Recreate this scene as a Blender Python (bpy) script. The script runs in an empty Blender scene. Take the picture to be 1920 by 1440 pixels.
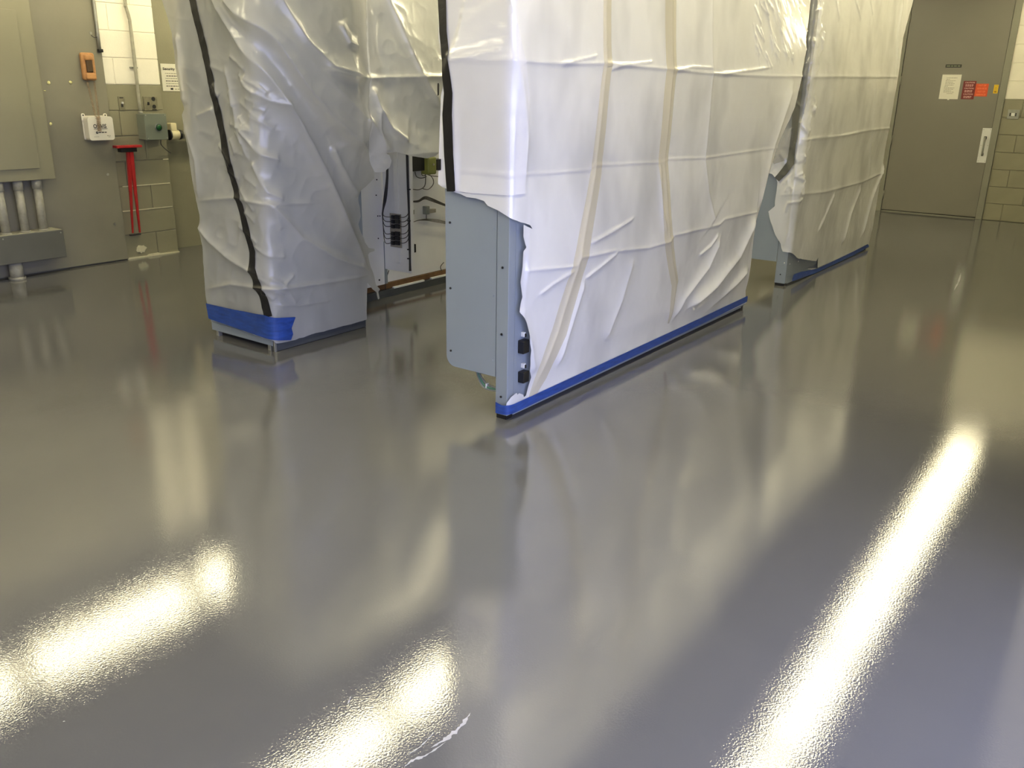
import bpy, bmesh, math, random
import numpy as np
from mathutils import Vector, Matrix
random.seed(7); np.random.seed(7)
sc = bpy.context.scene
COL = sc.collection

# ------------------------------------------------------------------ camera
# room axes: X runs along the cabinet rows to the door wall, Y to the left wall, Z up
FPX, PITCH, ROLL, YAW, CAMH = 1613.13, math.radians(18.857), math.radians(0.977), math.radians(36.104), 1.43
_fh = np.array([math.cos(YAW), math.sin(YAW), 0]); _rh = np.array([math.sin(YAW), -math.cos(YAW), 0]); _z = np.array([0, 0, 1.0])
CF = _fh*math.cos(PITCH) - _z*math.sin(PITCH)
_u = _z*math.cos(PITCH) + _fh*math.sin(PITCH)
CR = _rh*math.cos(ROLL) + _u*math.sin(ROLL)
CU = _u*math.cos(ROLL) - _rh*math.sin(ROLL)
CP = np.array([0, 0, CAMH])
cam = bpy.data.cameras.new('camera'); camo = bpy.data.objects.new('camera', cam); COL.objects.link(camo)
cam.sensor_width = 36; cam.lens = FPX/1920*36; cam.clip_start = 0.02
camo.matrix_world = Matrix(((CR[0], CU[0], -CF[0], CP[0]), (CR[1], CU[1], -CF[1], CP[1]), (CR[2], CU[2], -CF[2], CP[2]), (0, 0, 0, 1)))
sc.camera = camo

# ------------------------------------------------------------------ world (daylight outside the loading door) and exposure
w = bpy.data.worlds.new('daylight'); sc.world = w; w.use_nodes = True
bg = w.node_tree.nodes['Background']; bg.inputs[0].default_value = (0.55, 0.60, 1.0, 1); bg.inputs[1].default_value = 6.8
sc.view_settings.view_transform = 'Standard'; sc.view_settings.look = 'None'
sc.view_settings.exposure = 0.0; sc.view_settings.gamma = 1.0; sc.view_settings.use_curve_mapping = False
TUBE_POWER = 36.0
pl = bpy.data.lights.new('doorway_portal', 'AREA'); pl.shape = 'RECTANGLE'; pl.size = 4.6; pl.size_y = 2.4
plo = bpy.data.objects.new('doorway_portal', pl); COL.objects.link(plo)
plo.location = (.6, -0.62, 1.2); plo.rotation_euler = (math.radians(90), 0, 0)
pl.cycles.is_portal = True
sc.cycles.use_denoising = True
sc.cycles.max_bounces = 6; sc.cycles.adaptive_threshold = .02
sc.cycles.sample_clamp_indirect = 6.0

# ------------------------------------------------------------------ helpers
def ray(x, y): return (x-960)*CR + (720-y)*CU + FPX*CF
def onX(x, y, X): d = ray(x, y); return CP + d*(X/d[0])
def onY(x, y, Y): d = ray(x, y); return CP + d*(Y/d[1])
def onZ(x, y, Z): d = ray(x, y); return CP + d*((Z-CAMH)/d[2])

def S(c): return tuple((v/12.92 if v <= .04045 else ((v+.055)/1.055)**2.4) for v in c)
def mat(name, col, rough=.5, var=.06, scale=6, bump=0, bscale=80, metal=0, spec=.5, coat=0, stretch=None):
    m = bpy.data.materials.new(name); m.use_nodes = True
    nt = m.node_tree; b = nt.nodes['Principled BSDF']
    b.inputs['Roughness'].default_value = rough; b.inputs['Metallic'].default_value = metal
    b.inputs['Specular IOR Level'].default_value = spec
    b.inputs['Coat Weight'].default_value = coat
    tc = nt.nodes.new('ShaderNodeTexCoord')
    vec = tc.outputs['Object']
    if stretch:
        mp = nt.nodes.new('ShaderNodeMapping'); mp.inputs['Scale'].default_value = stretch
        nt.links.new(vec, mp.inputs[0]); vec = mp.outputs[0]
    n = nt.nodes.new('ShaderNodeTexNoise'); n.inputs['Scale'].default_value = scale; n.inputs['Detail'].default_value = 5
    nt.links.new(vec, n.inputs['Vector'])
    r = nt.nodes.new('ShaderNodeValToRGB')
    r.color_ramp.elements[0].position = .3; r.color_ramp.elements[1].position = .7
    r.color_ramp.elements[0].color = (*[max(0, c*(1-var)) for c in col], 1)
    r.color_ramp.elements[1].color = (*[min(1, c*(1+var)) for c in col], 1)
    nt.links.new(n.outputs['Fac'], r.inputs[0]); nt.links.new(r.outputs[0], b.inputs['Base Color'])
    if bump:
        n2 = nt.nodes.new('ShaderNodeTexNoise'); n2.inputs['Scale'].default_value = bscale; n2.inputs['Detail'].default_value = 3
        nt.links.new(vec, n2.inputs['Vector'])
        bp = nt.nodes.new('ShaderNodeBump'); bp.inputs['Strength'].default_value = bump; bp.inputs['Distance'].default_value = .004
        nt.links.new(n2.outputs['Fac'], bp.inputs['Height']); nt.links.new(bp.outputs[0], b.inputs['Normal'])
    return m

def film(name, col, trans=(.02, .40), transl=.3, rough=.28, tint=(.97, .95, .88)):
    m = bpy.data.materials.new(name); m.use_nodes = True
    nt = m.node_tree; b = nt.nodes['Principled BSDF']; out = nt.nodes['Material Output']
    tc = nt.nodes.new('ShaderNodeTexCoord')
    n = nt.nodes.new('ShaderNodeTexNoise'); n.inputs['Scale'].default_value = 3; n.inputs['Detail'].default_value = 4
    nt.links.new(tc.outputs['Object'], n.inputs['Vector'])
    r = nt.nodes.new('ShaderNodeValToRGB')
    r.color_ramp.elements[0].position = .35; r.color_ramp.elements[1].position = .65
    r.color_ramp.elements[0].color = (*[c*.93 for c in col], 1); r.color_ramp.elements[1].color = (*col, 1)
    nt.links.new(n.outputs['Fac'], r.inputs[0]); nt.links.new(r.outputs[0], b.inputs['Base Color'])
    b.inputs['Roughness'].default_value = rough; b.inputs['Specular IOR Level'].default_value = .8
    b.inputs['Coat Weight'].default_value = .6; b.inputs['Coat Roughness'].default_value = .09; b.inputs['Coat IOR'].default_value = 1.6
    n2 = nt.nodes.new('ShaderNodeTexNoise'); n2.inputs['Scale'].default_value = 26; n2.inputs['Detail'].default_value = 4
    nt.links.new(tc.outputs['Object'], n2.inputs['Vector'])
    bp = nt.nodes.new('ShaderNodeBump'); bp.inputs['Strength'].default_value = .05; bp.inputs['Distance'].default_value = .006
    nt.links.new(n2.outputs['Fac'], bp.inputs['Height']); nt.links.new(bp.outputs[0], b.inputs['Normal'])
    t = nt.nodes.new('ShaderNodeBsdfTranslucent'); t.inputs[0].default_value = (*col, 1)
    tr = nt.nodes.new('ShaderNodeBsdfTransparent'); tr.inputs[0].default_value = (*tint, 1)
    m1 = nt.nodes.new('ShaderNodeMixShader'); m1.inputs[0].default_value = transl
    m2 = nt.nodes.new('ShaderNodeMixShader'); 
    mp = nt.nodes.new('ShaderNodeMapping'); mp.inputs['Scale'].default_value = (1, 1, .5)
    n3 = nt.nodes.new('ShaderNodeTexNoise'); n3.inputs['Scale'].default_value = 3.2; n3.inputs['Detail'].default_value = 2.5
    mr = nt.nodes.new('ShaderNodeMapRange'); mr.inputs['From Min'].default_value = .46; mr.inputs['From Max'].default_value = .72
    mr.inputs['To Min'].default_value = trans[0]; mr.inputs['To Max'].default_value = trans[1]
    nt.links.new(tc.outputs['Object'], mp.inputs[0]); nt.links.new(mp.outputs[0], n3.inputs['Vector'])
    nt.links.new(n3.outputs['Fac'], mr.inputs['Value']); nt.links.new(mr.outputs[0], m2.inputs[0])
    nt.links.new(b.outputs[0], m1.inputs[1]); nt.links.new(t.outputs[0], m1.inputs[2])
    nt.links.new(m1.outputs[0], m2.inputs[1]); nt.links.new(tr.outputs[0], m2.inputs[2])
    nt.links.new(m2.outputs[0], out.inputs[0])
    return m

def emis(name, col, power):
    m = bpy.data.materials.new(name); m.use_nodes = True
    b = m.node_tree.nodes['Principled BSDF']
    b.inputs['Base Color'].default_value = (.8, .8, .8, 1)
    b.inputs['Emission Color'].default_value = (*col, 1); b.inputs['Emission Strength'].default_value = power
    return m

def tag(o, label=None, cat=None, group=None, kind=None):
    if label: o['label'] = label
    if cat: o['category'] = cat
    if group: o['group'] = group
    if kind: o['kind'] = kind
    return o
def wloc(o):
    v = Vector((0, 0, 0))
    while o: v += o.location; o = o.parent
    return v
def link(name, me, m=None, parent=None):
    o = bpy.data.objects.new(name, me); COL.objects.link(o)
    if m and not me.materials: me.materials.append(m)
    if parent: o.parent = parent; o.location = -wloc(parent)
    return o
def empty(name, loc, label, cat, group=None):
    o = bpy.data.objects.new(name, None); COL.objects.link(o); o.location = loc; o.empty_display_size = .1
    return tag(o, label, cat, group)
def bm_obj(name, bm, m, parent=None, smooth=False):
    me = bpy.data.meshes.new(name); bm.to_mesh(me); bm.free()
    if smooth:
        for p in me.polygons: p.use_smooth = True
    return link(name, me, m, parent)
def add_box(bm, x0, x1, y0, y1, z0, z1, bev=0, seg=2):
    r = bmesh.ops.create_cube(bm, size=1)
    for v in r['verts']:
        v.co = Vector(((x0+x1)/2+v.co.x*(x1-x0), (y0+y1)/2+v.co.y*(y1-y0), (z0+z1)/2+v.co.z*(z1-z0)))
    if bev:
        es = list({e for v in r['verts'] for e in v.link_edges})
        bmesh.ops.bevel(bm, geom=es, offset=bev, segments=seg, profile=.5, affect='EDGES')
def box(name, x0, x1, y0, y1, z0, z1, m, parent=None, bev=.002, seg=2):
    bm = bmesh.new(); add_box(bm, min(x0, x1), max(x0, x1), min(y0, y1), max(y0, y1), min(z0, z1), max(z0, z1), bev, seg)
    return bm_obj(name, bm, m, parent)
def add_cyl(bm, a, b, r, n=14, r2=None):
    a = Vector(a); b = Vector(b); d = b-a
    M = Matrix.Translation((a+b)/2) @ d.to_track_quat('Z', 'Y').to_matrix().to_4x4()
    bmesh.ops.create_cone(bm, cap_ends=True, segments=n, radius1=r, radius2=r if r2 is None else r2, depth=d.length, matrix=M)
def cyl(name, a, b, r, m, parent=None, n=14, r2=None):
    bm = bmesh.new(); add_cyl(bm, a, b, r, n, r2); o = bm_obj(name, bm, m, parent)
    for p in o.data.polygons: p.use_smooth = len(p.vertices) == 4
    return o
def smooth_path(pts, sub=6):
    P = [Vector(p) for p in pts]; out = []
    for i in range(len(P)-1):
        p0 = P[max(i-1, 0)]; p1 = P[i]; p2 = P[i+1]; p3 = P[min(i+2, len(P)-1)]
        for k in range(sub):
            t = k/sub
            out.append(.5*((2*p1)+(p2-p0)*t+(2*p0-5*p1+4*p2-p3)*t*t+(3*p1-p0-3*p2+p3)*t**3))
    out.append(P[-1]); return out
def add_tube(bm, pts, r, n=7, sub=6):
    path = smooth_path(pts, sub) if sub else [Vector(p) for p in pts]
    rings = []; up = Vector((0.13, .31, .94))
    for i, p in enumerate(path):
        d = (path[min(i+1, len(path)-1)]-path[max(i-1, 0)]).normalized()
        a = d.cross(up)
        if a.length < 1e-3: a = d.cross(Vector((1, 0, 0)))
        a.normalize(); b = d.cross(a); up = a.cross(d) if a.cross(d).length > 1e-3 else up
        rings.append([bm.verts.new(p+(a*math.cos(2*math.pi*k/n)+b*math.sin(2*math.pi*k/n))*r) for k in range(n)])
    for i in range(len(rings)-1):
        for k in range(n):
            bm.faces.new((rings[i][k], rings[i][(k+1) % n], rings[i+1][(k+1) % n], rings[i+1][k]))
    bm.faces.new(rings[0][::-1]); bm.faces.new(rings[-1])
def tube(name, pts, r, m, parent=None, n=7, sub=6):
    bm = bmesh.new(); add_tube(bm, pts, r, n, sub); return bm_obj(name, bm, m, parent, True)
def prism(name, poly, axis, a, b, m, parent=None):
    """poly in the two other axes, extruded along axis from a to b"""
    bm = bmesh.new()
    def P(q, t): return {'x': (t, q[0], q[1]), 'y': (q[0], t, q[1]), 'z': (q[0], q[1], t)}[axis]
    v0 = [bm.verts.new(P(q, a)) for q in poly]; v1 = [bm.verts.new(P(q, b)) for q in poly]
    bm.faces.new(v0); bm.faces.new(v1[::-1])
    for i in range(len(poly)):
        j = (i+1) % len(poly); bm.faces.new((v0[i], v0[j], v1[j], v1[i]))
    bmesh.ops.recalc_face_normals(bm, faces=bm.faces)
    return bm_obj(name, bm, m, parent)
def rrect(x0, x1, z0, z1, r, n=5, corners=(1, 1, 1, 1)):
    out = []
    for (cx, cz, a0, on) in ((x1-r, z1-r, 0, corners[0]), (x0+r, z1-r, 90, corners[1]), (x0+r, z0+r, 180, corners[2]), (x1-r, z0+r, 270, corners[3])):
        if on: out += [(cx+r*math.cos(math.radians(a0+90*k/n)), cz+r*math.sin(math.radians(a0+90*k/n))) for k in range(n+1)]
        else:
            out.append((cx+(r if a0 in (0, 270) else -r), cz+(r if a0 in (0, 90) else -r)))
    return out
FACE = {'-y': Matrix(((1, 0, 0, 0), (0, 0, -1, 0), (0, 1, 0, 0), (0, 0, 0, 1))), '-x': Matrix(((0, 0, -1, 0), (-1, 0, 0, 0), (0, 1, 0, 0), (0, 0, 0, 1)))}
def text(name, s, loc, width, height, face, m, parent, bold=0):
    cu = bpy.data.curves.new('t', 'FONT'); cu.body = s; cu.align_x = 'CENTER'; cu.align_y = 'CENTER'; cu.size = 1; cu.extrude = .0; cu.offset = bold
    cu.resolution_u = 2
    o = bpy.data.objects.new('t', cu); COL.objects.link(o); bpy.context.view_layer.update()
    me = bpy.data.meshes.new_from_object(o.evaluated_get(bpy.context.evaluated_depsgraph_get()))
    bpy.data.objects.remove(o)
    co = np.array([v.co[:] for v in me.vertices]); lo = co.min(0); hi = co.max(0)
    sx = width/(hi[0]-lo[0]); sy = height/(hi[1]-lo[1])
    M = Matrix.Translation(loc) @ FACE[face]
    for v in me.vertices: v.co = M @ Vector(((v.co.x-(lo[0]+hi[0])/2)*sx, (v.co.y-(lo[1]+hi[1])/2)*sy, 0))
    me.materials.clear()
    return link(name, me, m, parent)

# ------------------------------------------------------------------ materials
M = {}
def floor_mat():
    m = mat('epoxy_floor', S((.38, .38, .38)), .14, .07, .9, spec=.8)
    m.node_tree.nodes['Principled BSDF'].inputs['IOR'].default_value = 1.75
    nt = m.node_tree; b = nt.nodes['Principled BSDF']
    tc = [n for n in nt.nodes if n.type == 'TEX_COORD'][0]
    n1 = nt.nodes.new('ShaderNodeTexNoise'); n1.inputs['Scale'].default_value = 170; n1.inputs['Detail'].default_value = 2
    n2 = nt.nodes.new('ShaderNodeTexNoise'); n2.inputs['Scale'].default_value = 5; n2.inputs['Detail'].default_value = 3
    nt.links.new(tc.outputs['Object'], n1.inputs['Vector']); nt.links.new(tc.outputs['Object'], n2.inputs['Vector'])
    b1 = nt.nodes.new('ShaderNodeBump'); b1.inputs['Strength'].default_value = .10; b1.inputs['Distance'].default_value = .002
    b2 = nt.nodes.new('ShaderNodeBump'); b2.inputs['Strength'].default_value = .015; b2.inputs['Distance'].default_value = .01
    nt.links.new(n1.outputs['Fac'], b1.inputs['Height']); nt.links.new(n2.outputs['Fac'], b2.inputs['Height'])
    nt.links.new(b1.outputs[0], b2.inputs['Normal']); nt.links.new(b2.outputs[0], b.inputs['Normal'])
    n3 = nt.nodes.new('ShaderNodeTexNoise'); n3.inputs['Scale'].default_value = 1.6; n3.inputs['Detail'].default_value = 6
    nt.links.new(tc.outputs['Object'], n3.inputs['Vector'])
    mr = nt.nodes.new('ShaderNodeMapRange'); mr.inputs['To Min'].default_value = .04; mr.inputs['To Max'].default_value = .07
    nt.links.new(n3.outputs['Fac'], mr.inputs['Value']); nt.links.new(mr.outputs[0], b.inputs['Roughness'])
    return m
M['floor'] = floor_mat()
M['olive'] = mat('olive_wall_paint', S((.525, .51, .425)), .42, .05, 4, .25, 90)
M['white_wall'] = mat('white_block_paint', S((.95, .93, .86)), .5, .03, 5, .3, 90)
M['mortar'] = mat('painted_mortar', S((.525, .51, .43)), .6, .08, 20)
M['mortar_w'] = mat('white_mortar', S((.94, .92, .85)), .6, .03, 20)
M['ceiling'] = mat('dark_ceiling', S((.22, .22, .215)), .8, .08, 3)
M['board'] = mat('grey_backboard', S((.485, .47, .41)), .5, .06, 3, .15, 40)
M['panel_olive'] = mat('panel_enamel', S((.505, .49, .41)), .4, .04, 3)
M['conduit'] = mat('painted_conduit', S((.60, .59, .53)), .5, .14, 30, .2, 60)
M['trough'] = mat('dark_trough', S((.36, .36, .33)), .45, .06, 6)
M['galv'] = mat('galvanised', S((.62, .62, .58)), .35, .1, 30, metal=.6)
M['steel_blue'] = mat('cabinet_enamel', S((.53, .565, .595)), .38, .03, 3, .06, 120)
M['steel_dark'] = mat('cabinet_dark', S((.40, .42, .44)), .4, .05, 4)
M['kick'] = mat('kick_plate', S((.28, .295, .305)), .3, .16, 8, stretch=(1, 1, 6))
M['white_panel'] = mat('white_wiring_panel', S((.94, .94, .94)), .4, .03, 4)
M['brown'] = mat('rusty_brown_channel', S((.40, .29, .18)), .6, .2, 20)
M['black'] = mat('black_plastic', S((.09, .09, .095)), .4, .1, 20)
M['black_tape'] = mat('black_tape', S((.10, .10, .105)), .32, .15, 20, .3, 60)
M['blue_tape'] = mat('blue_masking_tape', S((.13, .26, .55)), .5, .3, 14, .25, 70, stretch=(1, 1, 5))
M['film'] = film('poly_sheet', S((.955, .955, .945)), (.0, .26), .10)
M['film_shaded'] = film('shaded_poly_sheet', S((.855, .855, .835)), (.06, .34), .45)  # same sheeting, colour darkened to imitate the weaker light on cabinet A
M['film_pleat'] = film('poly_sheet_doubled', S((.90, .885, .82)), (.74, .86), .4, .3, (.96, .93, .84))
M['film_flap'] = film('poly_sheet_overlap', S((.955, .955, .96)), (.0, .03), .1, .2)
M['film_clear'] = film('poly_sheet_clear', S((.75, .75, .76)), (.45, .7), .15, .06)
M['door'] = mat('door_paint', S((.465, .452, .405)), .38, .03, 2)
M['frame'] = mat('door_frame_paint', S((.50, .495, .44)), .4, .05, 4)
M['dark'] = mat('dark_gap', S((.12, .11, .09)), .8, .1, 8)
M['plate'] = mat('pull_plate', S((.90, .90, .88)), .3, .03, 4)
M['paper'] = mat('paper', S((.90, .885, .82)), .7, .02, 10)
M['ink'] = mat('black_ink', S((.10, .10, .09)), .7, .05, 10)
M['grey_ink'] = mat('grey_ink', S((.62, .60, .53)), .7, .05, 10)
M['dark_red'] = mat('dark_red_sign', S((.42, .10, .09)), .5, .05, 10)
M['pink_ink'] = mat('pale_red_ink', S((.86, .70, .66)), .6, .03, 10)
M['orange'] = mat('orange_sign', S((.82, .31, .12)), .5, .05, 10)
M['orange_ink'] = mat('pale_orange_ink', S((.95, .52, .32)), .6, .03, 10)
M['yellow'] = mat('yellow_tag', S((.88, .73, .08)), .5, .05, 10)
M['yellow_dk'] = mat('yellow_tag_print', S((.55, .43, .03)), .5, .05, 10)
M['nameplate'] = mat('nameplate', S((.12, .13, .10)), .4, .05, 10)
M['nameplate_ink'] = mat('nameplate_ink', S((.45, .48, .38)), .5, .05, 10)
M['tan'] = mat('tan_phone', S((.68, .50, .32)), .38, .12, 40)
M['tan_cord'] = mat('tan_cord', S((.60, .52, .42)), .5, .05, 10)
M['keypad'] = mat('keypad', S((.27, .19, .09)), .5, .3, 120)
M['aid_white'] = mat('aid_box_white', S((.90, .88, .82)), .35, .02, 5)
M['box_green'] = mat('green_grey_box', S((.45, .475, .435)), .35, .05, 10)
M['green_button'] = mat('green_button', S((.05, .27, .12)), .15, .05, 10)
M['red'] = mat('red_paint', S((.64, .13, .14)), .4, .12, 20)
M['cream'] = mat('cream_fitting', S((.90, .86, .70)), .45, .04, 10)
M['brass'] = mat('worn_plate', S((.50, .48, .40)), .4, .15, 40, metal=.3)
M['adhesive'] = mat('dried_adhesive', S((.90, .88, .62)), .5, .05, 20)
M['greenwire'] = mat('green_wire', S((.30, .50, .42)), .4, .1, 20)
M['greywire'] = mat('grey_wire', S((.45, .47, .47)), .4, .1, 20)
M['wire'] = mat('black_wire', S((.22, .21, .21)), .45, .1, 20)
M['olive_part'] = mat('olive_component', S((.45, .47, .25)), .4, .1, 20)
M['scratch'] = mat('scuffed_epoxy', S((.68, .68, .68)), .5, .1, 60)
M['plaster'] = mat('plaster_patch', S((.80, .78, .66)), .7, .08, 60)
M['fixture'] = mat('fixture_white', S((.85, .85, .82)), .4, .02, 5)
M['tube'] = emis('fluorescent_tube', (1.0, .89, .565), TUBE_POWER)
M['label_tan'] = mat('small_label', S((.62, .60, .55)), .6, .1, 40)

# ------------------------------------------------------------------ setting
XW, YW, CE = 12.18, 7.0, 3.45
f = box('floor', -6, XW+.2, -7, YW+.4, -.12, 0, M['floor'], bev=0); tag(f, kind='structure')
c = box('ceiling', -4.2, XW+.2, -.9, YW+.4, CE, CE+.12, M['ceiling'], bev=0); tag(c, kind='structure')
BLK_L, BLK_H, JT = .4064, .2032, .006
_bm_cache = {}
def block_mesh(length, axis, m):
    k = (round(length, 3), axis, m.name)
    if k not in _bm_cache:
        bm = bmesh.new(); a = length-JT; h = BLK_H-JT; d = .03
        if axis == 'x': add_box(bm, -a/2, a/2, 0, d, -h/2, h/2, .003, 1)
        else: add_box(bm, 0, d, -a/2, a/2, -h/2, h/2, .003, 1)
        me = bpy.data.meshes.new('concrete_block'); bm.to_mesh(me); bm.free(); me.materials.append(m); _bm_cache[k] = me
    return _bm_cache[k]
def blocks(parent, axis, plane, u_from, u_to, z_top, sgn):
    """running bond from u_from towards u_to; face at plane"""
    n = int(round(z_top/BLK_H))
    for c_ in range(n):
        z = (c_+.5)*BLK_H; m = M['white_wall'] if c_ >= 7 else M['olive']
        u = u_from; first = BLK_L if c_ % 2 else BLK_L/2
        L = first
        while (u_to-u)*sgn > .05:
            L = min(L, (u_to-u)*sgn)
            o = link('concrete_block', block_mesh(L, axis, m), None, parent)
            uc = u+sgn*L/2; jit = random.uniform(-.0012, .0012)
            o.location = (uc, plane+jit, z) if axis == 'x' else (plane+jit, uc, z)
            u += sgn*L; L = BLK_L
# left wall with a block pier that ends at X=4.456, then a set-back smooth wall
wl = box('wall_left', -4.2, 4.452, YW+.006, YW+.2, 0, CE, M['mortar'], bev=0); tag(wl, kind='structure')
box('upper_mortar', 3.4, 4.452, YW+.003, YW+.0062, 7*BLK_H, 2.85, M['mortar_w'], wl, 0)
blocks(wl, 'x', YW-.002, 4.456, 3.45, 2.85, -1)
rec = box('wall_left_recess', 4.452, XW+.2, YW+.165, YW+.3, 0, CE, M['olive'], bev=0); tag(rec, kind='structure')
# door wall
DY0, DY1 = 1.762, 2.885      # door leaf
FY0, FY1 = 1.685, 2.965      # outer edge of the frame
FZ = 2.82
wf = bpy.data.objects.new('wall_far', None)
bm = bmesh.new()
add_box(bm, XW+.004, XW+.2, -.9, FY0, 0, CE); add_box(bm, XW+.004, XW+.2, FY1, YW+.4, 0, CE); add_box(bm, XW+.004, XW+.2, FY0, FY1, FZ, CE)
wf = bm_obj('wall_far', bm, M['mortar']); tag(wf, kind='structure')
for a, b_ in ((-.32, FY0), (FY1, 4.4)): box('upper_mortar', XW-.001, XW+.0042, a, b_, 7*BLK_H, 2.85, M['mortar_w'], wf, 0)
blocks(wf, 'y', XW-.006, FY0, -.32, 2.85, -1)
blocks(wf, 'y', XW-.006, FY1, 4.4, 2.85, 1)
# right wall: open loading doorway where the photographer stands, then wall with an added pier
bm = bmesh.new()
add_box(bm, 2.8, XW+.2, -.55, -.32, 0, CE); add_box(bm, -4.2, -1.6, -.55, -.32, 0, CE); add_box(bm, -1.6, 2.8, -.55, -.32, 2.35, CE)
wr = bm_obj('wall_right', bm, M['olive']); tag(wr, kind='structure')
pr = box('wall_right_added_pier', 4.0, 4.6, -.32, .11, 0, CE, M['white_wall'], bev=.004); tag(pr, kind='structure')  # unseen pier, added to give the pale streak mirrored in the floor
wb = box('wall_back', -4.2, -4.0, -.55, YW+.2, 0, CE, M['olive'], bev=0); tag(wb, kind='structure')

# door_1
bm = bmesh.new()
add_box(bm, XW-.03, XW+.15, FY0, DY0-.004, 0, FZ, .003); add_box(bm, XW-.03, XW+.15, DY1+.004, FY1, 0, FZ, .003); add_box(bm, XW-.03, XW+.15, DY0-.004, DY1+.004, FZ-.1, FZ, .003)
door = bm_obj('door_1', bm, M['frame']); tag(door, kind='structure')
leaf = box('door_leaf', XW-.012, XW+.032, DY0, DY1, .022, FZ-.104, M['door'], door, .002)
box('door_gap', XW+.034, XW+.10, DY0-.02, DY1+.02, .001, FZ-.1, M['dark'], door, 0)
bm = bmesh.new(); add_box(bm, XW-.02, XW+.03, DY0, DY1, 0, .012, .002)
bm_obj('threshold', bm, M['frame'], door)
for z in (.21, .905, 1.62, 2.35):
    hg = cyl('hinge', (XW-.018, DY1+.002, z-.055), (XW-.018, DY1+.002, z+.055), .009, M['frame'], door, 10)
pp = box('pull_plate', XW-.016, XW-.0125, 1.758, 1.860, .680, 1.088, M['plate'], door, .001)
for z in (.70, .885, 1.07):
    for y in (1.772, 1.846): cyl('screw', (XW-.0185, y, z), (XW-.015, y, z), .004, M['galv'], pp, 8)
bm = bmesh.new()
add_box(bm, XW-.05, XW-.016, 1.797, 1.825, .955, .992, .006); add_box(bm, XW-.05, XW-.016, 1.800, 1.822, .762, .797, .006)
bm_obj('pull_post', bm, M['black'], pp)
tube('pull_grip', [(XW-.05, 1.811, .985), (XW-.056, 1.811, .93), (XW-.056, 1.811, .84), (XW-.05, 1.811, .77)], .011, M['galv'], pp, 10, 4)

def sign(name, y0, y1, z0, z1, m, label, cat, xf=XW-.0135, th=.0015, group=None):
    o = box(name, xf-th, xf, y0, y1, z0, z1, m, None, 0); tag(o, label, cat, group); return o
def dashes(parent, face, plane, a0, a1, z, h, m, n=None, name='print_line'):
    """a row of unreadable print as short word-length bars"""
    bm = bmesh.new(); a = a0; end = a1; d = 1 if a1 > a0 else -1
    while (end-a)*d > 0:
        wd = random.uniform(.6, 1.9)*h*2.2; b_ = a+d*min(wd, (end-a)*d)
        if face == '-y': v = [(a, plane, z), (b_, plane, z), (b_, plane, z+h), (a, plane, z+h)]
        else: v = [(plane, a, z), (plane, b_, z), (plane, b_, z+h), (plane, a, z+h)]
        bm.faces.new([bm.verts.new(q) for q in v]); a = b_+d*h*.7
    return bm_obj(name, bm, m, parent)
xs = XW-.0155
o = sign('door_nameplate', 2.215, 2.394, 1.776, 1.812, M['nameplate'], 'small black engraved nameplate above the papers on the grey door', 'sign')
dashes(o, '-x', xs, 2.382, 2.228, 1.788, .012, M['nameplate_ink'])
o = sign('paper_notice', 2.196, 2.411, 1.412, 1.696, M['paper'], 'white printed paper notice taped to the grey door', 'notice')
for k, (a, b_) in enumerate(((2.36, 2.24), (2.36, 2.32), (2.365, 2.25), (2.365, 2.28), (2.365, 2.26), (2.365, 2.27), (2.37, 2.33), (2.37, 2.25), (2.37, 2.26), (2.37, 2.28), (2.37, 2.25), (2.33, 2.26))):
    dashes(o, '-x', xs, a, b_, 1.655-k*.0165, .006, M['grey_ink'])
bm = bmesh.new(); add_box(bm, xs-.001, xs, 2.29, 2.312, 1.402, 1.416); bm_obj('tape_tab', bm, M['paper'], o)
o = sign('caution_sign', 2.020, 2.162, 1.414, 1.624, M['dark_red'], 'dark red sign reading CAUTION three times on the grey door', 'sign', XW-.0145)
xs2 = XW-.0165
for k in range(3):
    z = 1.605-k*.066
    text('lettering', 'CAUTION', (xs2, 2.090, z), .105, .0165, '-x', M['pink_ink'], o, .02)
    dashes(o, '-x', xs2, 2.135, 2.047, z-.030, .008, M['pink_ink']); dashes(o, '-x', xs2, 2.135, 2.052, z-.044, .007, M['pink_ink'])
o = sign('out_of_service_sign', 1.882, 2.022, 1.449, 1.594, M['orange'], 'orange sign beside the dark red one on the grey door', 'sign')
for k, t in enumerate(('OUT OF', 'SERVICE', 'OUT OF', 'SERVICE')):
    text('lettering', t, (xs, 1.950, 1.575-k*.0355), .085 if k % 2 == 0 else .105, .019, '-x', M['orange_ink'], o, .015)
o = sign('yellow_tag', 1.775, 1.822, 1.486, 1.584, M['yellow'], 'small yellow tag near the latch edge of the grey door', 'tag')
text('lettering', 'CAUTION', (xs, 1.799, 1.572), .034, .011, '-x', M['yellow_dk'], o)
for k in range(4): dashes(o, '-x', xs, 1.814, 1.785, 1.55-k*.011, .004, M['yellow_dk'])
dashes(o, '-x', xs, 1.812, 1.786, 1.500, .008, M['ink'])
# switch plate right of the door
o = empty('light_switch_plate', (XW, 1.56, 1.2), 'steel double light switch plate on the block wall right of the door', 'light switch')
box('plate', XW-.018, XW-.006, 1.500, 1.625, 1.200, 1.306, M['galv'], o, .003)
box('switch_opening', XW-.0195, XW-.017, 1.590, 1.602, 1.232, 1.27, M['black'], o, 0)
box('switch_opening', XW-.0195, XW-.017, 1.530, 1.542, 1.232, 1.27, M['black'], o, 0)
box('toggle', XW-.028, XW-.017, 1.548, 1.583, 1.234, 1.268, M['plate'], o, .003)

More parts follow.
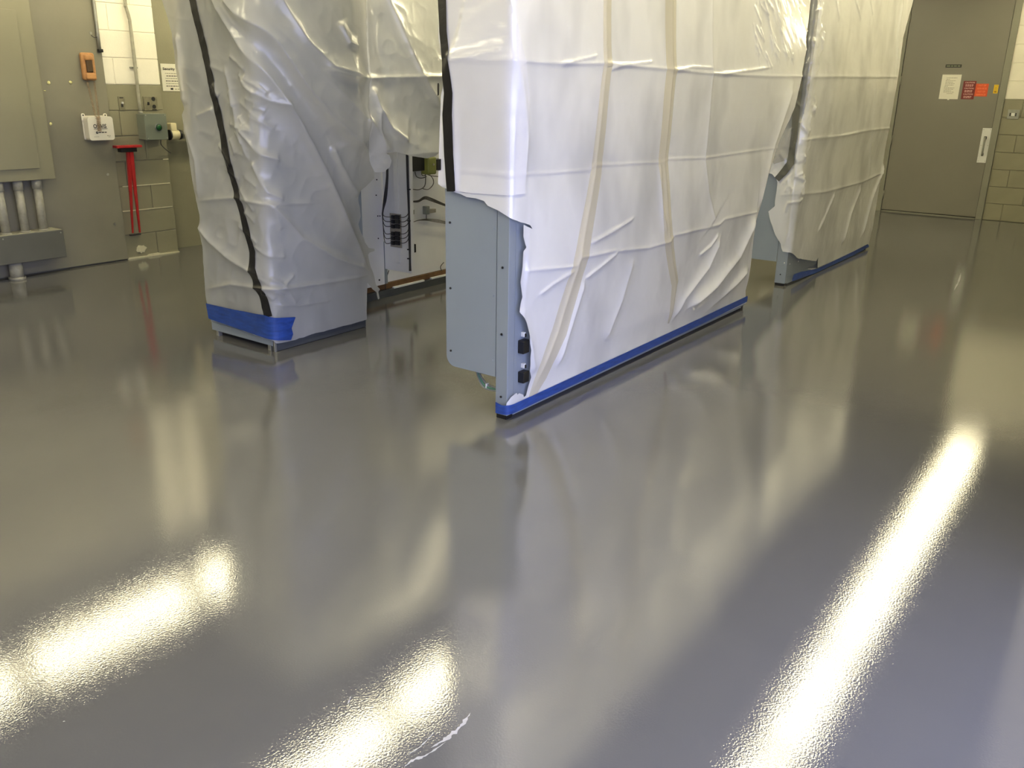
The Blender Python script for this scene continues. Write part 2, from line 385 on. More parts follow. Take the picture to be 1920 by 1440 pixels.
# ------------------------------------------------------------------ ceiling lights
def fixture():
    e = empty('fluorescent_fixture', (0, 0, 2.8), 'twin tube fluorescent strip light mirrored in the glossy floor', 'ceiling light', 'fluorescent strips in three rows under the ceiling')
    bm = bmesh.new(); v = [(-.055, .0), (.055, .0), (.035, .06), (-.035, .06)]
    prof = [(-.17, -.004), (-.085, .034), (.0, .022), (.085, .034), (.17, -.004), (.168, .004), (.04, .08), (-.04, .08), (-.168, .004)]
    a = [bm.verts.new((-.70, y, 2.8+z)) for y, z in prof]; b_ = [bm.verts.new((.70, y, 2.8+z)) for y, z in prof]
    bm.faces.new(a); bm.faces.new(b_[::-1])
    for i in range(9): bm.faces.new((a[i], a[(i+1) % 9], b_[(i+1) % 9], b_[i]))
    bmesh.ops.recalc_face_normals(bm, faces=bm.faces)
    bm_obj('housing', bm, M['fixture'], e)
    for s in (-1, 1): cyl('tube', (-.66, s*.085, 2.802), (.66, s*.085, 2.802), .019, M['tube'], e, 8)
    for x in (-.45, .45): cyl('hanger_rod', (x, 0, 2.87), (x, 0, CE), .006, M['galv'], e, 6)
    return e
proto = fixture(); used = False
def place_fix(x, y, lab, grp, k=1.0):
    global used
    if not used: r = proto; used = True
    else:
        r = proto.copy(); COL.objects.link(r)
        for ch in proto.children:
            q = ch.copy(); COL.objects.link(q); q.parent = r
    r.location = (x, y, 2.8); r.scale.x = k; tag(r, lab, None, grp); return r
LIGHT_ROWS = ((1.30, [(5.64-1.475*k, 1) for k in range(5, 0, -1)]+[(5.64, 1), (7.115, 1), (8.37, .70), (9.63, 1), (11.12, 1)], 'right side of'),
              (3.62, [(3.6+.735+1.47*k, 1) for k in range(-3, 6)], 'bottom centre of'), (6.15, [(2.24+.735+1.47*k, 1) for k in range(-3, 7)], 'lower left of'))
for y, xs_, side in LIGHT_ROWS:
    for x, k in xs_:
        if x < XW-.7: place_fix(x, y, 'twin tube fluorescent strip light mirrored in the %s the glossy floor' % side, 'fluorescent strips mirrored in the %s the floor' % side, k)

# ------------------------------------------------------------------ left wall things
WB = 6.97                       # face of the grey backboard
bo = empty('backboard', (3.0, WB, 0), 'large flat grey painted backboard covering the left wall', 'board')
box('board', -.5, 3.952, WB, YW-.006, .012, CE-.3, M['board'], bo, .002)
for (x, y) in ((170, 62), (202, 327), (215, 420)):
    q = onY(x, y, WB); cyl('screw', (q[0], WB-.004, q[2]), (q[0], WB+.002, q[2]), .011, M['galv'], bo, 8)
# electrical panel
PF = 6.82
e = empty('breaker_box', (2.8, PF, .73), 'big olive grey electrical panel box on the backboard, far left', 'electrical panel')
box('enclosure', 2.30, 3.367, PF, WB-.001, .730, 2.35, M['panel_olive'], e, .004)
box('panel_door', 2.42, 3.256, PF-.012, PF+.002, .815, 1.915, M['panel_olive'], e, .003)
box('door_latch', 2.46, 2.49, PF-.02, PF-.01, 1.3, 1.38, M['galv'], e, .003)
# wireway trough
WF_ = 6.80
e2 = empty('wireway_trough', (3.0, WF_, .13), 'long dark grey wiring trough low on the backboard', 'wireway')
box('trough_body', 2.20, 3.353, WF_+.003, WB-.001, .133, .345, M['trough'], e2, .003)
box('trough_cover', 2.20, 3.350, WF_, WF_+.004, .136, .342, M['trough'], e2, .001)
box('trough_top', 2.20, 3.345, WF_+.006, WB-.004, .3455, .3475, M['conduit'], e2, 0)
for x in (2.4, 2.9, 3.33): cyl('screw', (x, WF_-.003, .325), (x, WF_+.001, .325), .006, M['galv'], e2, 8)
labs = ('vertical grey conduit pipe under the electrical panel, right of the three', 'vertical grey conduit pipe under the electrical panel, middle of the three', 'vertical grey conduit pipe under the electrical panel, left of the three')
for k, (x, lab) in enumerate(zip((3.243, 3.105, 2.965), labs)):
    e3 = empty('conduit_pipe', (x, 6.88, .35), lab, 'conduit')
    cyl('pipe', (x, 6.88, .345), (x, 6.88, .735), .031, M['conduit'], e3, 16)
    cyl('locknut', (x, 6.88, .347), (x, 6.88, .357), .041, M['conduit'], e3, 8)
    cyl('coupling', (x, 6.88, .66), (x, 6.88, .735), .036, M['conduit'], e3, 16)
for k, (x, lab) in enumerate(((2.99, 'short grey pipe stub between the wiring trough and the floor'),)):
    e3 = empty('conduit_stub', (x, 6.88, 0), lab, 'conduit')
    cyl('pipe', (x, 6.88, 0), (x, 6.88, .135), .048, M['conduit'], e3, 16); cyl('collar', (x, 6.88, 0), (x, 6.88, .02), .06, M['conduit'], e3, 16)
# telephone
q0 = onY(152, 98, 6.93); q1 = onY(182, 151, 6.93)
e = empty('wall_telephone', (q0[0], WB, q1[2]), 'tan wall telephone hanging on the grey backboard', 'telephone')
X0, X1, Z0, Z1 = q0[0]-.004, q1[0]+.004, q1[2], q0[2]
bm = bmesh.new(); add_box(bm, X0, X1, 6.925, WB-.001, Z0, Z1, .016, 3); bm_obj('phone_base', bm, M['tan'], e)
bm = bmesh.new(); add_box(bm, X0+.026, X1-.030, 6.912, 6.935, Z0+.06, Z1-.055, .006, 2); bm_obj('keypad', bm, M['keypad'], e)
bm = bmesh.new(); add_box(bm, X0+.018, X1-.022, 6.905, 6.935, Z1-.058, Z1-.018, .012, 3); bm_obj('earpiece', bm, M['tan'], e)
bm = bmesh.new(); add_box(bm, X0+.012, X1-.012, 6.908, 6.935, Z0+.006, Z0+.055, .012, 3); bm_obj('mouthpiece', bm, M['tan'], e)
xm = (X0+X1)/2
def coil(a, b, n, R_, pts_per=8):
    a = Vector(a); b = Vector(b); out = []
    for i in range(n*pts_per+1):
        t = i/(n*pts_per); p = a.lerp(b, t); an = 2*math.pi*i/pts_per
        out.append((p.x+R_*math.cos(an), p.y+R_*math.sin(an), p.z))
    return out
qa = onY(186, 226, 6.88)
tube('coiled_cord', coil((X0+.03, 6.945, Z0), (qa[0]-.02, 6.885, qa[2]+.01), 26, .0075), .0018, M['tan_cord'], e, 5, 0)
tube('coiled_cord', coil((X1-.02, 6.945, Z0), (qa[0]+.004, 6.885, qa[2]+.01), 26, .0075), .0018, M['tan_cord'], e, 5, 0)
qb = onY(187, 245, 6.865)
tube('coiled_cord', coil((qa[0]-.008, 6.872, qa[2]+.03), (qb[0], 6.868, qb[2]-.005), 12, .014), .0025, M['tan_cord'], e, 5, 0)
# first aid box
q0 = onY(163, 219, 6.885); q1 = onY(216, 262, 6.885); X0, X1, Z0, Z1 = q0[0], q1[0], q1[2], q0[2]
e = empty('first_aid_box', ((X0+X1)/2, WB, Z0), 'white plastic case with black lettering hung on the backboard under the telephone', 'case')
ab = prism('case_body', rrect(X0, X1, Z0, Z1, .022), 'y', 6.885, WB-.002, M['aid_white'], e)
box('case_back', X0-.004, X1-.012, WB-.018, WB-.001, Z0+.004, Z1+.006, M['aid_white'], e, .004)
for px_ in (154.5, 196):
    x, _, zt_ = onY(px_, 212.5, 6.95)
    prism('hanging_tab', rrect(x-.015, x+.015, Z1-.03, zt_, .012, corners=(1, 1, 0, 0)), 'y', 6.945, 6.952, M['aid_white'], e)
    cyl('tab_hole', (x, 6.943, zt_-.014), (x, 6.9452, zt_-.014), .006, M['dark'], e, 10)
lx = (X0+X1)/2-.006; yf = 6.8835; W = X1-X0; Hh = Z1-Z0
text('lettering', 'ONVIS', (lx-.004, yf, Z0+Hh*.60), W*.52, Hh*.18, '-y', M['ink'], e, .02)
box('underline', lx-W*.27, lx+W*.27, yf, yf+.001, Z0+Hh*.475, Z0+Hh*.493, M['ink'], e, 0)
bm = bmesh.new(); bmesh.ops.create_circle(bm, cap_ends=True, radius=.010, segments=14, matrix=Matrix.Translation((lx-W*.16, yf, Z0+Hh*.33)) @ FACE['-y']); bm_obj('logo_disc', bm, M['ink'], e)
text('logo_tick', 'V', (lx-W*.158, yf-.0005, Z0+Hh*.34), .012, .012, '-y', M['aid_white'], e, .01)
dashes(e, '-y', yf, lx-W*.09, lx+W*.22, Z0+Hh*.315, .007, M['ink'])
dashes(e, '-y', yf, lx-W*.30, lx-W*.10, Z0+Hh*.14, .003, M['grey_ink']); dashes(e, '-y', yf, lx+W*.22, lx+W*.36, Z0+Hh*.17, .006, M['grey_ink']); dashes(e, '-y', yf, lx+W*.27, lx+W*.36, Z0+Hh*.12, .004, M['grey_ink'])
# dried adhesive dabs
for x, y, r in ((91, 155, .013), (132, 154, .013), (95, 232, .012), (84, 170, .008)):
    q = onY(x, y, WB); bm = bmesh.new()
    bmesh.ops.create_icosphere(bm, subdivisions=2, radius=1)
    for v in bm.verts:
        k = 1+random.uniform(-.25, .25); v.co = Vector((q[0]+v.co.x*r*k, WB-.001+v.co.y*.005, q[2]+v.co.z*r*k*(.5 if r < .01 else 1)))
    lab = {91: 'pale adhesive dab nearest the electrical panel on the backboard', 132: 'pale adhesive dab left of the telephone', 95: 'pale adhesive dab lowest on the backboard', 84: 'thin white adhesive smear beside the electrical panel'}[x]
    tag(bm_obj('adhesive_dab', bm, M['adhesive'], None, True), lab, 'adhesive dab', 'adhesive dabs on the backboard')
# cable conduit at the board edge
qt = onY(176, 0, 6.955); qb = onY(187, 95, 6.955)
e = empty('cable_raceway', (qb[0], 6.955, qb[2]), 'thin grey cable conduit down the right edge of the backboard above the telephone', 'conduit')
tube('pipe', [(qb[0]+.0, 6.955, 3.0), (qb[0]+.002, 6.955, 2.2), (qb[0], 6.955, qb[2])], .013, M['galv'], e, 9, 3)
box('end_clamp', qb[0]-.016, qb[0]+.02, 6.935, 6.968, qb[2]-.012, qb[2]+.012, M['black'], e, .004)
tube('stray_wire', [(qb[0]-.01, 6.95, qb[2]+.10), (qb[0]-.03, 6.955, qb[2]+.095), (qb[0]-.05, 6.96, qb[2]+.11)], .003, M['wire'], e)
# conduit to the push-button box
BF = 6.875
q0 = onY(270, 214, BF); q1 = onY(316, 261, BF); X0, X1, Z0, Z1 = q0[0], q1[0], q1[2], q0[2]
e = empty('push_button_box', ((X0+X1)/2, 6.99, Z0), 'grey metal box with a round green push button on the block pier', 'control box')
bx_ = box('box_body', X0, X1, BF+.008, 6.996, Z0, Z1, M['box_green'], e, .004)
box('cover', X0-.002, X1+.002, BF, BF+.008, Z0-.002, Z1+.002, M['box_green'], e, .003)
qc = onY(297, 239, BF)
cyl('button_collar', (qc[0], BF+.001, qc[2]), (qc[0], BF-.008, qc[2]), .031, M['steel_dark'], e, 20)
bm = bmesh.new(); bmesh.ops.create_uvsphere(bm, u_segments=18, v_segments=10, radius=1)
for v in bm.verts: v.co = Vector((qc[0]+v.co.x*.027, BF-.008+v.co.y*.020, qc[2]+v.co.z*.027))
bm_obj('green_button', bm, M['green_button'], e, True)
for x in (X0+.012, X1-.012):
    for z in (Z0+.01, Z1-.01): cyl('screw', (x, BF-.003, z), (x, BF, z), .006, M['galv'], e, 8)
qa = onY(302, 262, 6.95); qb_ = onY(317, 286, 6.985)
tube('drop_wire', [(qa[0], 6.95, Z0+.002), (qa[0]+.004, 6.96, Z0-.05), (qb_[0]-.01, 6.98, qb_[2]+.01), (qb_[0]+.02, 6.99, qb_[2]-.005)], .004, M['wire'], e)
qs = onY(258, 127, 6.97)
e = empty('electrical_conduit', (X0+.02, 6.965, Z1), 'bent vertical grey conduit running down to the push button box', 'conduit')
cx = X0+.025
tube('pipe', [(cx-.02, 6.965, 3.1), (cx-.02, 6.965, 2.1), (cx-.022, 6.965, 2.03), (cx-.002, 6.965, 1.93), (cx, 6.965, 1.85), (cx, 6.965, Z1)], .0135, M['conduit'], e, 10, 5)
box('strap', cx-.034, cx+.034, 6.982, 6.997, qs[2]-.006, qs[2]+.006, M['galv'], e, .002)
cyl('connector', (cx, 6.965, Z1-.002), (cx, 6.965, Z1+.02), .019, M['galv'], e, 12)
# switch and outlet
def pxr(a, b, Y): q0 = onY(*a, Y); q1 = onY(*b, Y); return q0[0], q1[0], q1[2], q0[2]
X0, X1, Z0, Z1 = pxr((221, 181), (236.5, 207), 6.99)
e = empty('toggle_switch_plate', (X0, 6.99, Z0), 'worn single toggle switch plate on the block pier', 'light switch')
box('plate', X0, X1, 6.99, 6.997, Z0, Z1, M['brass'], e, .002)
box('toggle', (X0+X1)/2-.006, (X0+X1)/2+.006, 6.972, 6.991, (Z0+Z1)/2-.004, (Z0+Z1)/2+.014, M['plate'], e, .003)
box('slot', (X0+X1)/2-.009, (X0+X1)/2+.009, 6.9893, 6.991, (Z0+Z1)/2-.028, (Z0+Z1)/2-.002, M['black'], e, 0)
box('print_strip', (X0+X1)/2-.016, (X0+X1)/2+.016, 6.9893, 6.991, Z1-.014, Z1-.006, M['ink'], e, 0)
X0, X1, Z0, Z1 = pxr((268, 181), (297, 207), 6.99)
e = empty('outlet_plate', (X0, 6.99, Z0), 'double plate with outlet above the green button box', 'outlet')
box('plate', X0, X1, 6.99, 6.997, Z0, Z1, M['brass'], e, .002)
xo = X0+(X1-X0)*.72
for k, z in enumerate((.83, .55, .27)):
    cz = Z0+(Z1-Z0)*z
    if k == 1: continue
    cyl('socket', (xo, 6.988, cz), (xo, 6.9905, cz), .017, M['ink'], e, 14)
box('switch_rocker', X0+.034, X0+.048, 6.98, 6.991, Z0+.045, Z0+.068, M['black'], e, .002)
box('label_strip', xo-.02, xo+.02, 6.989, 6.9905, Z0+.002, Z0+.010, M['ink'], e, 0)
# red T-handled tool leaning on the pier
q0 = onY(215, 274, 6.93); q1 = onY(262, 276, 6.93); qf = onY(252, 440, 6.97)
e = empty('red_tool', (qf[0], 6.96, qf[2]), 'red T shaped long-handled tool hanging on the block pier beside the backboard', 'tool')
zt = (q0[2]+q1[2])/2
box('cross_bar', q0[0], q1[0], 6.89, 6.966, zt-.008, zt+.012, M['red'], e, .004)
box('bracket', q0[0]+.04, q1[0]-.04, 6.905, 6.968, zt-.042, zt-.008, M['black'], e, .004)
tx = (q0[0]+q1[0])/2+.018; ty = 6.94
ql = onY(249, 437, 6.97); qr = onY(262, 436, 6.97)
bm = bmesh.new()
def strip(bm, a, b, wa, wb, ta, tb):
    vs = []
    for p, w_, t in ((a, wa, ta), (b, wb, tb)):
        for sx, sy in ((-1, -1), (1, -1), (1, 1), (-1, 1)): vs.append(bm.verts.new((p[0]+sx*w_, p[1]+sy*t, p[2])))
    for i in range(4): bm.faces.new((vs[i], vs[(i+1) % 4], vs[4+(i+1) % 4], vs[4+i]))
    bm.faces.new(vs[:4][::-1]); bm.faces.new(vs[4:])
strip(bm, (tx-.008, ty, zt-.03), (ql[0], 6.97, ql[2]), .016, .005, .012, .006); bm_obj('shaft', bm, M['red'], e)
bm = bmesh.new(); strip(bm, (tx+.008, ty-.01, zt-.03), (qr[0], 6.968, qr[2]), .016, .006, .012, .006); bm_obj('shaft', bm, M['red'], e)
box('foot', qf[0]-.035, qf[0]+.06, 6.965, 6.995, qf[2]-.008, qf[2]+.004, M['wire'], e, .002)
# cream pipe fitting beside the box, in the recess
e = empty('pipe_fitting', (4.6, 7.1, 1.0), 'cream pipe fitting with black ring right of the green button box', 'pipe')
YP = 7.09
qa = onY(318, 253, YP); qb_ = onY(360, 251, YP)
zc = qa[2]
cyl('pipe', (qb_[0]-.10, YP, zc), (qb_[0]+.5, YP, zc), .036, M['conduit'], e, 16)
qk = onY(336, 252, YP)
cyl('ring', (qk[0]-.012, YP, zc), (qk[0]+.012, YP, zc), .042, M['black'], e, 16)
cyl('coupling', (qa[0], YP, zc), (qk[0]-.012, YP, zc), .041, M['cream'], e, 16)
cyl('ring', (qa[0]-.010, YP, zc), (qa[0]+.004, YP, zc), .044, M['black'], e, 16)
qp = onY(321, 237, YP+.02)
box('elbow_cover', qp[0]-.03, qp[0]+.03, YP-.02, YP+.05, zc+.03, zc+.10, M['cream'], e, .008)
# security sign
X0, X1, Z0, Z1 = pxr((301, 119), (345, 171), 7.155)
o = box('security_notice', X0, X1, 7.160, 7.1635, Z0, Z1, M['paper'], None, 0); tag(o, 'white Security notice with printed lines on the olive wall', 'notice')
text('lettering', 'Security', ((X0+X1)/2-.025, 7.1585, Z1-.045), (X1-X0)*.58, .028, '-y', M['ink'], o, .03)
for k in range(6): dashes(o, '-y', 7.1585, X0+.035+(.01 if k == 1 else 0), X1-.04, Z1-.082-k*.021, .006, M['grey_ink'] if k % 2 == 0 else M['ink'])
box('logo', X0+.075, X0+.10, 7.158, 7.160, Z0+.010, Z0+.026, M['ink'], o, 0); dashes(o, '-y', 7.1585, X0+.115, X1-.04, Z0+.012, .008, M['grey_ink'])
# plaster patch and worn floor joint on the pier
def blob(name, cx, y, cz, rx, rz, m, parent, n=18, jit=.25):
    poly = [(cx+rx*math.cos(2*math.pi*k/n)*(1+random.uniform(-jit, jit)), cz+rz*math.sin(2*math.pi*k/n)*(1+random.uniform(-jit, jit))) for k in range(n)]
    return prism(name, poly, 'y', y, y+.006, m, parent)
q = onY(265, 466, 6.998); blob('plaster_patch', q[0], 6.992, q[2], .045, .033, M['plaster'], wl)
prism('worn_joint', [(3.96, 0), (4.455, 0), (4.455, .006), (4.40, .010), (4.28, .012), (4.25, .022), (4.16, .020), (4.14, .010), (3.97, .014)], 'y', 6.985, 6.999, M['plaster'], wl)
for (c_, a, b_) in ((3, 4.0, 4.44), (2, 3.97, 4.44), (4, 4.40, 4.45)):
    box('worn_joint', a, b_, 6.994, 7.004, c_*BLK_H-.004, c_*BLK_H+.004, M['plaster'], wl, 0)

# ------------------------------------------------------------------ control cabinets of the front row (B and C)
def rack(X0, X1, Y0, pd, far, zb, label, H, post_bolts, panel_bolts):
    e = empty('control_rack', (X0, Y0, 0), label, 'cabinet')
    box('post', X0, X0+.05, Y0, Y0+pd, .02, H, M['steel_blue'], e, .003)
    box('post', X1-.05, X1, Y0, Y0+pd, .02, H, M['steel_blue'], e, .003)
    box('front_panel', X0+.0505, X1-.0505, Y0+.001, Y0+.012, .07, H-.002, M['steel_blue'], e, 0)
    box('base_channel', X0+.051, X1-.051, Y0+.001, Y0+pd, .012, .07, M['steel_blue'], e, .002)
    box('foot', X0+.004, X0+.048, Y0+.006, Y0+pd-.004, 0, .0205, M['black'], e, 0)
    box('foot', X1-.048, X1-.004, Y0+.006, Y0+pd-.004, 0, .0205, M['black'], e, 0)
    r = .05
    poly = rrect(Y0+pd+.004, Y0+far, zb, H, r, 6, (0, 0, 0, 1))
    prism('end_panel', poly, 'x', X0+.003, X0+.008, M['steel_blue'], e)
    prism('end_panel', poly, 'x', X1-.008, X1-.003, M['steel_blue'], e)
    box('rear_enclosure', X0+.0085, X1-.0085, Y0+pd+.006, Y0+far-.012, zb+.06, H-.001, M['steel_dark'], e, .002)
    for (z) in post_bolts: cyl('bolt', (X0-.004, Y0+pd*.5, z), (X0+.001, Y0+pd*.5, z), .0055, M['black'], e, 8)
    for (z) in panel_bolts: cyl('bolt', (X0-.001, Y0+far-.028, z), (X0+.004, Y0+far-.028, z), .0055, M['black'], e, 8)
    for (z) in panel_bolts: cyl('bolt', (X0-.001, Y0+pd+.02, z), (X0+.004, Y0+pd+.02, z), .004, M['steel_blue'], e, 8)
    return e
B_Y = 2.18; B_X0 = 2.952; B_X1 = 5.75
bolts_post = [onX(944, 502, B_X0)[2], onX(942, 627, B_X0)[2], onX(940, 744, B_X0)[2]]
bolts_pan = [onX(841, 417, B_X0)[2], onX(842, 540, B_X0)[2], onX(843, 657, B_X0)[2]]
rb = rack(B_X0, B_X1, B_Y, .066, .36, .195, 'blue grey control rack with rounded end panel, nearest in the middle', 2.40, bolts_post, bolts_pan)
for (za, zb_) in ((665, 635), (720, 693)):
    q0 = onY(975.5, za, B_Y-.02); q1 = onY(990, zb_, B_Y-.02)
    s_ = box('socket', q0[0]+.008, q0[0]+.056, B_Y-.032, B_Y+.002, q0[2], q1[2], M['black'], rb, .005)
    box('socket_lip', q0[0]+.030, q0[0]+.044, B_Y-.018, B_Y+.001, q1[2]+.012, q1[2]+.034, M['plate'], s_, .002)
    box('socket_slot', q0[0]+.034, q0[0]+.044, B_Y-.022, B_Y-.014, q1[2]+.012, q1[2]+.028, M['black'], s_, .001)
qa = onX(897, 700, B_X0+.05); qb_ = onX(910, 722, B_X0+.03); qc = onX(932, 730, B_X0+.02)
for k, (m, d) in enumerate(((M['greenwire'], 0), (M['greywire'], .008), (M['greywire'], -.007))):
    tube('ground_wire', [(qa[0], qa[1]-d, qa[2]+.06), (qa[0], qa[1]-d, qa[2]+.0), (qb_[0]+d*.5, qb_[1]-d, qb_[2]-.004+d), (qc[0], qc[1], qc[2]-.002+d), (qc[0], qc[1]-.03, qc[2]+d)], .0045, m, rb, 7, 5)
box('wire_tie', qb_[0]-.008, qb_[0]+.012, qb_[1]-.012, qb_[1]-.006, qb_[2]-.018, qb_[2]+.010, M['plate'], rb, .001)
C_X0, C_X1, C_Y = 6.655, 8.98, 2.212
rc = rack(C_X0, C_X1, C_Y, .085, .37, .186, 'blue grey control rack farther along the front row, half under plastic', 2.28, [.09, .35], [.35, .6])
for (x, y) in ((1471, 493), (1481, 495), (1497, 490)):
    q = onY(x, y, C_Y); cyl('paint_chip', (q[0], C_Y-.001, q[2]), (q[0], C_Y+.003, q[2]), .006, M['plate'], rc, 7)

# ------------------------------------------------------------------ back row: wrapped cabinet A
A_X0, A_X1, A_Y, A_Y1 = 2.982, 3.70, 3.842, 4.43
ea = empty('wrapped_cabinet', (A_X0, A_Y, 0), 'tall cabinet at the end of the back row, wrapped in plastic sheeting', 'cabinet')
box('body', A_X0, A_X1, A_Y, A_Y1, .08, 2.2, M['steel_blue'], ea, .004)
box('kick_plate', A_X0+.004, A_X1-.002, A_Y+.004, A_Y+.03, .002, .078, M['kick'], ea, .001)
box('end_strip', A_X0+.001, A_X0+.012, A_Y+.02, A_Y1-.005, .032, .0795, M['steel_blue'], ea, .001)
box('underside_shade', A_X0+.05, A_X1-.01, A_Y+.06, A_Y1-.03, 0, .079, M['dark'], ea, 0)  # dark filler that paints in the shadow gap under the cabinet
for y in (A_Y+.055, A_Y1-.05): box('leveling_foot', A_X0+.004, A_X0+.03, y-.012, y+.012, 0, .032, M['galv'], ea, .001)
box('corner_foot', A_X0+.0005, A_X0+.014, A_Y+.0005, A_Y+.012, 0, .062, M['galv'], ea, .001)

# back row: open wiring bay
WY = 4.35
ew = empty('wiring_bay', (4.6, WY, 0), 'white open-backed wiring bay seen through the torn plastic', 'cabinet')
box('back_panel', A_X1+.01, 7.4, WY, WY+.02, .10, 2.2, M['white_panel'], ew, 0)
box('enclosure', A_X1+.01, 7.4, WY+.021, WY+.5, .10, 2.2, M['steel_blue'], ew, 0)
box('brown_channel', A_X1+.01, 7.4, WY-.012, WY+.06, .055, .097, M['brown'], ew, .002)
box('kick_plate', A_X1+.012, 7.4, WY-.028, WY+.05, 0, .052, M['kick'], ew, .002)
bm = bmesh.new()
for (a, b_, z) in ((4.45, 4.78, .054), (4.86, 5.05, .056)): add_box(bm, a, b_, WY-.03, WY-.01, z-.004, z+.008, .001)
bm_obj('peeled_paint', bm, M['white_panel'], ew)
q = onY(717, 470, WY-.03); XPL = q[0]+.02
box('side_panel', A_X1+.012, XPL-.005, WY-.03, WY-.001, .098, 2.19, M['white_panel'], ew, .002)
box('panel_post', XPL-.004, XPL+.024, WY-.032, WY-.001, .10, .40, M['steel_blue'], ew, .002)
for (x, y) in ((706, 337), (705, 366), (708, 405), (709, 447), (711, 525), (712, 405)):
    q = onY(x, y, WY-.03); cyl('bolt', (q[0], WY-.034, q[2]), (q[0], WY-.029, q[2]), .0065 if y > 500 else .0045, M['black'], ew, 8)
# perpendicular wiring plate
pf = onX(715, 505, XPL); pn = onX(772, 513, XPL)
PYN = pn[1]; PZ0 = pn[2]
plate = box('wiring_plate', XPL, XPL+.004, PYN, WY-.032, PZ0, 2.15, M['white_panel'], ew, .001)
box('plate_flange', XPL+.004, XPL+.030, PYN, PYN+.003, PZ0, 2.15, M['white_panel'], ew, 0)
def pw(x, y, off=.0): p = onX(x, y, XPL-off); return (p[0], p[1], p[2])
d0 = pw(742, 492, .006); d1 = pw(750, 492, .006)
box('duct_cover', XPL-.008, XPL-.0005, d1[1], d0[1], d0[2], 2.1, M['white_panel'], ew, .002)
for (x, y) in ((715, 404), (716.5, 484)):
    p = pw(x, y); cyl('bolt', (XPL-.005, p[1], p[2]), (XPL+.001, p[1], p[2]), .006, M['black'], ew, 8)
rows = (407, 415.5, 424.5, 438, 446.5, 455.4)
pa = pw(733, 462, .01); pb = pw(752, 402, .01)
tb = box('terminal_strip', XPL-.014, XPL-.0085, pb[1], pa[1], pa[2], pb[2], M['label_tan'], ew, .001)
for yy in rows:
    for (xa, xb) in ((734.5, 739.5), (741.5, 749.5)):
        a = pw(xa, yy+3.2, .02); b_ = pw(xb, yy-3.2, .02)
        box('terminal', XPL-.028, XPL-.0142, b_[1], a[1], a[2], b_[2], M['black'], tb, .002)
def wires(name, plist, r=.0026, m=None, parent=ew):
    for pts in plist: tube(name, pts, r, m or M['wire'], parent, 6, 5)
wires('wire', [[pw(725+d, 290, .03), pw(726+d, 330, .03), pw(722+d*1.5, 372, .03), pw(717.5+d*.5, 398, .03), pw(716.5+k*.4, min(yy-6, 400+k*5), .03), pw(722, yy-1, .028), pw(734, yy, .022)] for k, (yy, d) in enumerate(zip(rows, (-1.6, -.9, 0, .6, 1.2, 1.8)))])
wires('wire', [[pw(749, yy, .022), pw(757, yy+.5, .028), pw(764, yy-4, .03), pw(767, yy-14, .026)] for yy in rows])
for d in (-1.2, -.3, .6, 1.4):
    wires('wire_bundle', [[pw(763+d, 285, .02), pw(765+d, 350, .02), pw(767+d*.7, 406, .02), pw(767.5+d, 440, .02), pw(768.5+d*.6, 485, .02), pw(769+d, 508, .02)]], .0042)
for yy in (355, 414, 468, 485):
    p = pw(767, yy, .02); box('cable_tie', p[0]-.008, p[0]+.004, p[1]-.012, p[1]+.012, p[2]-.004, p[2]+.004, M['black'], ew, .001)
# right half of the bay
def pb_(x, y, off=.02): p = onY(x, y, WY-off); return (p[0], p[1], p[2])
wires('wire', [[pb_(774, 355, .03), pb_(786, 355.5, .03), pb_(796, 349, .03), pb_(798, 335, .03), pb_(797, 322, .04)],
               [pb_(793, 354, .03), pb_(803, 355, .03), pb_(812, 346, .03), pb_(812, 336, .03), pb_(806, 328, .04)],
               [pb_(778, 322, .04), pb_(781, 331, .04), pb_(790, 334, .04), pb_(800, 331, .04)],
               [pb_(790, 322, .04), pb_(792, 329, .04), pb_(799, 328, .04)],
               [pb_(796, 324, .04), pb_(806, 329, .04), pb_(822, 331, .04)]], .003)
for d in (-1.5, -.5, .5, 1.5):
    wires('wire', [[pb_(774, 378+d*.5, .03), pb_(785, 377+d, .03), pb_(796, 371+d*1.5, .035), pb_(808, 374+d*1.8, .035), pb_(833, 384+d, .03), pb_(850, 390+d, .03)]], .003)
for d in (-1.2, 0, 1.2):
    wires('wire', [[pb_(774, 416.5, .03), pb_(785, 413+d*.3, .03), pb_(800, 412+d, .03), pb_(818, 414+d*1.8, .03), pb_(833, 417+d*1.5, .03), pb_(850, 421+d, .03)]], .0025)
wires('wire', [[pb_(799.5, 398, .03), pb_(799.5, 412, .03)], [pb_(828, 508, .02), pb_(826, 500, .02), pb_(832, 492, .02)], [pb_(724, 552, .01), pb_(723, 530, .02), pb_(729, 507, .02)]], .003)
a = pb_(796, 402); b_ = pb_(802, 386)
rl = box('relay', a[0], b_[0], WY-.04, WY-.001, a[2], b_[2], M['greywire'], ew, .003)
a = pb_(802, 400); b_ = pb_(815, 391)
box('relay_coil', a[0], b_[0], WY-.034, WY-.003, a[2], b_[2], M['label_tan'], rl, .003)
a = pb_(773, 403); b_ = pb_(780, 394); box('small_label', a[0], b_[0], WY-.003, WY-.0005, a[2], b_[2], M['label_tan'], ew, 0)
a = pb_(776, 474); b_ = pb_(778, 458); box('clip', a[0], b_[0]+.012, WY-.02, WY-.001, a[2], b_[2], M['black'], ew, .002)
a = onY(772, 322, 4.26); b_ = onY(812, 290, 4.26)
mb = box('black_module', a[0], b_[0], 4.26, WY-.001, a[2], b_[2]+.02, M['black'], ew, .004)
a = onY(804, 328, 4.22); b_ = onY(819, 294, 4.22)
oc = box('olive_component', a[0], b_[0], 4.22, 4.30, a[2], b_[2], M['olive_part'], mb, .012, 3)
